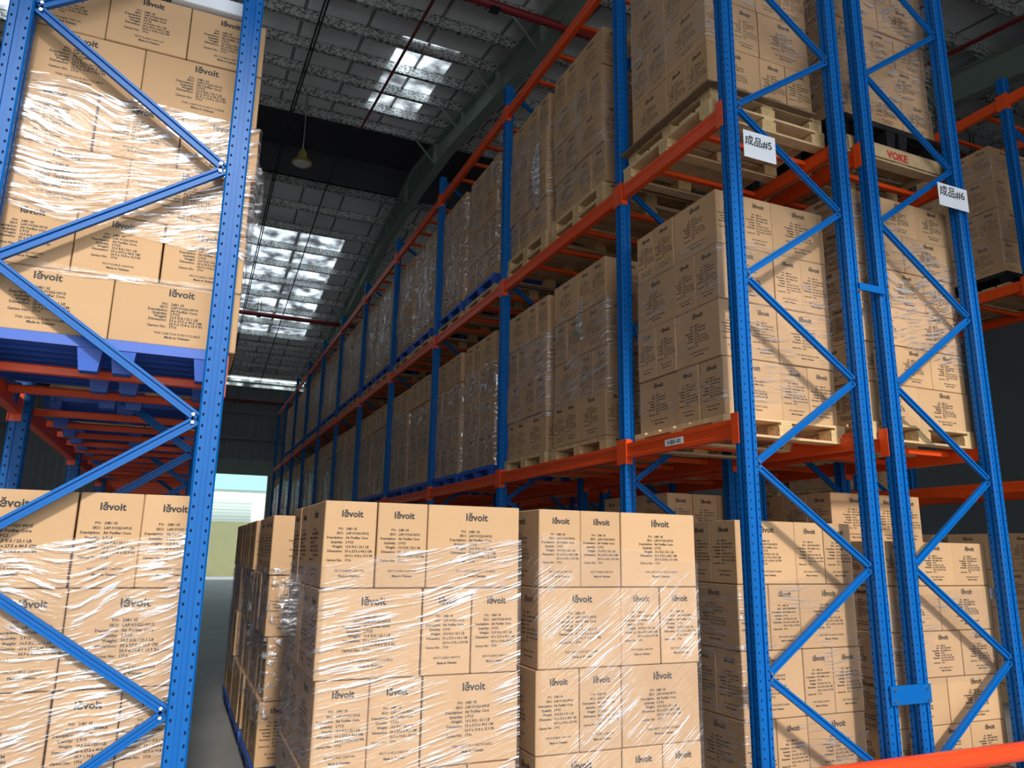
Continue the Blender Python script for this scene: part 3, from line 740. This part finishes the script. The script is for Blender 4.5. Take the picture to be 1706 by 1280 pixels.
# rafters
def rafter(x):
    mb = MB(); dn = .36; dep = .62; wfl = .13
    for (ya, yb) in ((YN, YR), (YR, YE)):
        za, zb = roofz(ya)-dn+.1, roofz(yb)-dn+.1
        ha = .62 if ya < YR else .95; hb = .95 if yb == YR else .62
        pts = [(ya, za), (yb, zb), (yb, zb-hb), ((yb-3 if yb == YR else ya+3), (zb-.42-.62 if yb == YR else za-.42-.62)), (ya, za-ha)] if yb == YR else [(ya, za), (yb, zb), (yb, zb-hb), (ya+3, za-.42-.62), (ya, za-ha)]
        if yb != YR: pts = [(ya, za), (yb, zb), (yb, zb-.62), (ya+3, za-.42-.62), (ya, za-.95)]
        n = len(pts); t2 = .006
        mb.add([(x-t2, p[0], p[1]) for p in pts]+[(x+t2, p[0], p[1]) for p in pts], [tuple(range(n)), tuple(reversed(range(n, 2*n)))]+[(i, n+i, n+(i+1) % n, (i+1) % n) for i in range(n)])
        for a, b in zip(pts[2:], pts[3:]): mb.bar((x, a[0], a[1]), (x, b[0], b[1]), wfl*2, .016)
        mb.bar((x, ya, za), (x, yb, zb), wfl*2, .016)
        k = ya+.8
        while k < yb-.4:
            zz = roofz(k)-dn+.1; mb.box(x-.12, x+.12, k-.006, k+.006, zz-.6, zz); k += 2.2
    r = struct('rafter', mb, GREEN, parent=ceil)
    return r
for x in (-7.2, -.95, 5.35, 13.3, 20.0): rafter(x)
for x in (5.35, 13.3):
    for y in [q for q in ys if 3 < q < 36][::2]:
        for s_ in (-1, 1):
            mb = MB(); z = roofz(y); mb.bar((x+s_*.03, y, z-.82), (x+s_*.62, y, z-.2), .05, .01, (0, 1, 0)); struct('fly_brace', mb, GREEN, parent=ceil)
for x in (5.35, 13.3):       # rafter ends carried on columns at the far wall
    mb = MB(); mb.box(x-.14, x+.14, 38.5, 38.95, 0, roofz(39)-.5); struct('column', mb, GREEN, parent=ceil)
# sag rods in the roof
for x in (1.5, 1.56, 3.05):
    for (ya, yb) in ((YN, YR-RB), (YR-RB, YR+RB), (YR+RB, YE)):
        mb = MB(); mb.tube((x, ya, roofz(ya)-.27), (x, yb, roofz(yb)-.27), .018, 6)
        if x > 3 and yb <= YR+1: continue
        struct('sag_rod', mb, STEEL, parent=ceil)

# pipes
def pipe(label, a, b, r, hang=None):
    t = thing('sprinkler_pipe', label, 'pipe', (0, 0, 0), None)
    mb = MB(); mb.tube(a, b, r, 14); part('pipe', mb, REDP, t)
    for h in hang or []:
        mb = MB(); p = Vector(a).lerp(Vector(b), h); zt = roofz(p.y)-.25
        mb.tube(p+Vector((-.06, 0, 0)), (p.x-.06, p.y, zt), .012, 6); mb.tube(p+Vector((.06, 0, 0)), (p.x+.06, p.y, zt), .012, 6)
        mb.box(p.x-.08, p.x+.08, p.y-r-.02, p.y+r+.02, p.z-r-.02, p.z-r-.006)
        part('hanger', mb, STEEL, t)
    return t
pipe('thick dark red pipe crossing under the near roof slope', (2.0, 10.2, 9.03+H), (22, 10.2, 9.03+H), .075, (.1, .3, .5, .7))
pipe('thin dark red pipe climbing along the near roof slope', (3.25, 2.6, roofz(2.6)-.36), (3.25, 17.6, roofz(17.6)-.36), .03, ())
pipe('dark red pipe crossing under the far roof slope', (-12, 29.9, 9.02+H), (7.5, 29.9, 9.02+H), .085, (.72,))
pipe('thin red pipe fixed along the far wall below the eave', (-12, 39.1, 7.2+H), (12, 39.1, 7.2+H), .07)
pipe('thin dark red pipe rising under the right-hand roof bay', (12.3, 2.5, roofz(2.5)-.40), (12.3, 17.5, roofz(17.5)-.40), .04)

# hanging lamp
lx, ly, lz = 1.755, 16.5, 8.72+H
t = thing('high_bay_lamp', 'round yellow-bodied lamp hanging on a long rod from the roof', 'lamp', (lx, ly, lz))
mb = MB(); mb.tube((0, 0, .35), (0, 0, roofz(ly)-.2-lz), .014, 8); part('rod', mb, ZINC, t)
mb = MB(); mb.lathe([(.0, .38), (.05, .38), (.06, .30), (.10, .27), (.11, .14), (.15, .10), (.23, .04), (.235, .0), (.215, -.005), (.21, .012)], 0, 0, 28)
for k in range(10):
    a = 2*math.pi*k/10; mb.bar((.1*math.cos(a), .1*math.sin(a), .15), (.1*math.cos(a), .1*math.sin(a), .28), .03, .006, (math.cos(a), math.sin(a), 0))
part('housing', mb, BRASS, t)
mb = MB(); mb.lathe([(.21, .01), (.17, -.02), (.1, -.035), (0, -.04)], 0, 0, 28); part('glass', mb, GLASSM, t)

# walls
def corrugated(mb, x0, x1, y, z0, z1, pitch=.3, dep=.03):
    n = int((x1-x0)/(pitch/2)); vs = []; fs = []
    for i in range(n+1):
        x = x0+(x1-x0)*i/n; yy = y-(dep if i % 2 else 0)
        vs += [(x, yy, z0), (x, yy, z1)]
    for i in range(n): fs.append((2*i, 2*i+2, 2*i+3, 2*i+1))
    mb.add(vs, fs)
OX1, OX0, OZ = 3.82, .3, 3.55+H
mb = MB()
ZW = 7.95+H
corrugated(mb, XL, OX0, 39.45, 0, ZW); corrugated(mb, OX1+.35, XRr, 39.45, 0, ZW); corrugated(mb, OX0, OX1+.35, 39.45, OZ+.75, ZW)
mb.box(XL, OX0, 39.46, 39.55, 0, ZW); mb.box(OX1+.35, XRr, 39.46, 39.55, 0, ZW); mb.box(OX0, OX1+.35, 39.46, 39.55, OZ+.75, ZW)
for z in (5.3+H, 6.6+H): mb.box(XL, XRr, 39.2, 39.4, z, z+.09)
struct('wall_far', mb, WALLM)
mb = MB(); mb.box(OX0, OX1+.4, 39.3, 39.5, OZ, OZ+.75); mb.box(OX1, OX1+.35, 39.2, 39.55, 0, OZ)
struct('trim_1', mb, GREEN)
mb = MB(); mb.box(XL, XRr, 39.46, 39.48, ZW+.06, ZW+.46)
struct('window_1', mb, TRL)
mb = MB(); mb.box(XL, XRr, 39.4, 39.55, ZW, ZW+.06); mb.box(XL, XRr, 39.4, 39.55, ZW+.24, ZW+.30); struct('trim_2', mb, GREEN)
mb = MB(); mb.box(XL-.1, XL, YN, 39.5, 0, roofz(YR)+1.2); struct('wall_left', mb, WALLM)
mb = MB(); mb.box(XRr, XRr+.1, YN, 39.5, 0, roofz(YR)+1.2); struct('wall_right', mb, WALLM)

# front wall behind the camera, unseen; opening sized to shade upper and outer racks
mb = MB(); FO0, FO1, FOZ = -4.2, 7.2, 7.8
mb.box(XL, FO0, -3.1, -3.0, 0, roofz(-3)); mb.box(FO1, XRr, -3.1, -3.0, 0, roofz(-3)); mb.box(FO0, FO1, -3.1, -3.0, FOZ, roofz(-3)); struct('wall_front', mb, WALLM)

# outside the far doorway
mb = MB(); mb.box(-20, 25, 44, 44.2, -.01, 1.40+H)
tag(part('boundary_wall', mb, YEL), 'pale yellow boundary wall seen through the far doorway', 'wall')
t = thing('neighbour_building', 'white building with a pale roller shutter beyond the yellow wall', 'building', (0, 50, 0))
mb = MB(); mb.box(-20, 25, 0, 6, -.01, 3.55+H); part('facade', mb, OUTW, t)
mb = MB(); mb.box(-20, 25, -.25, 0, 3.55+H, 5.4+H); part('fascia', mb, TEAL, t)
mb = MB()
for k in range(22): mb.box(.2, 4.05, -.06-.02*(k % 2), -.001, .0+.2*k, .2+.2*k-.01)
part('roller_shutter', mb, SHUT, t)
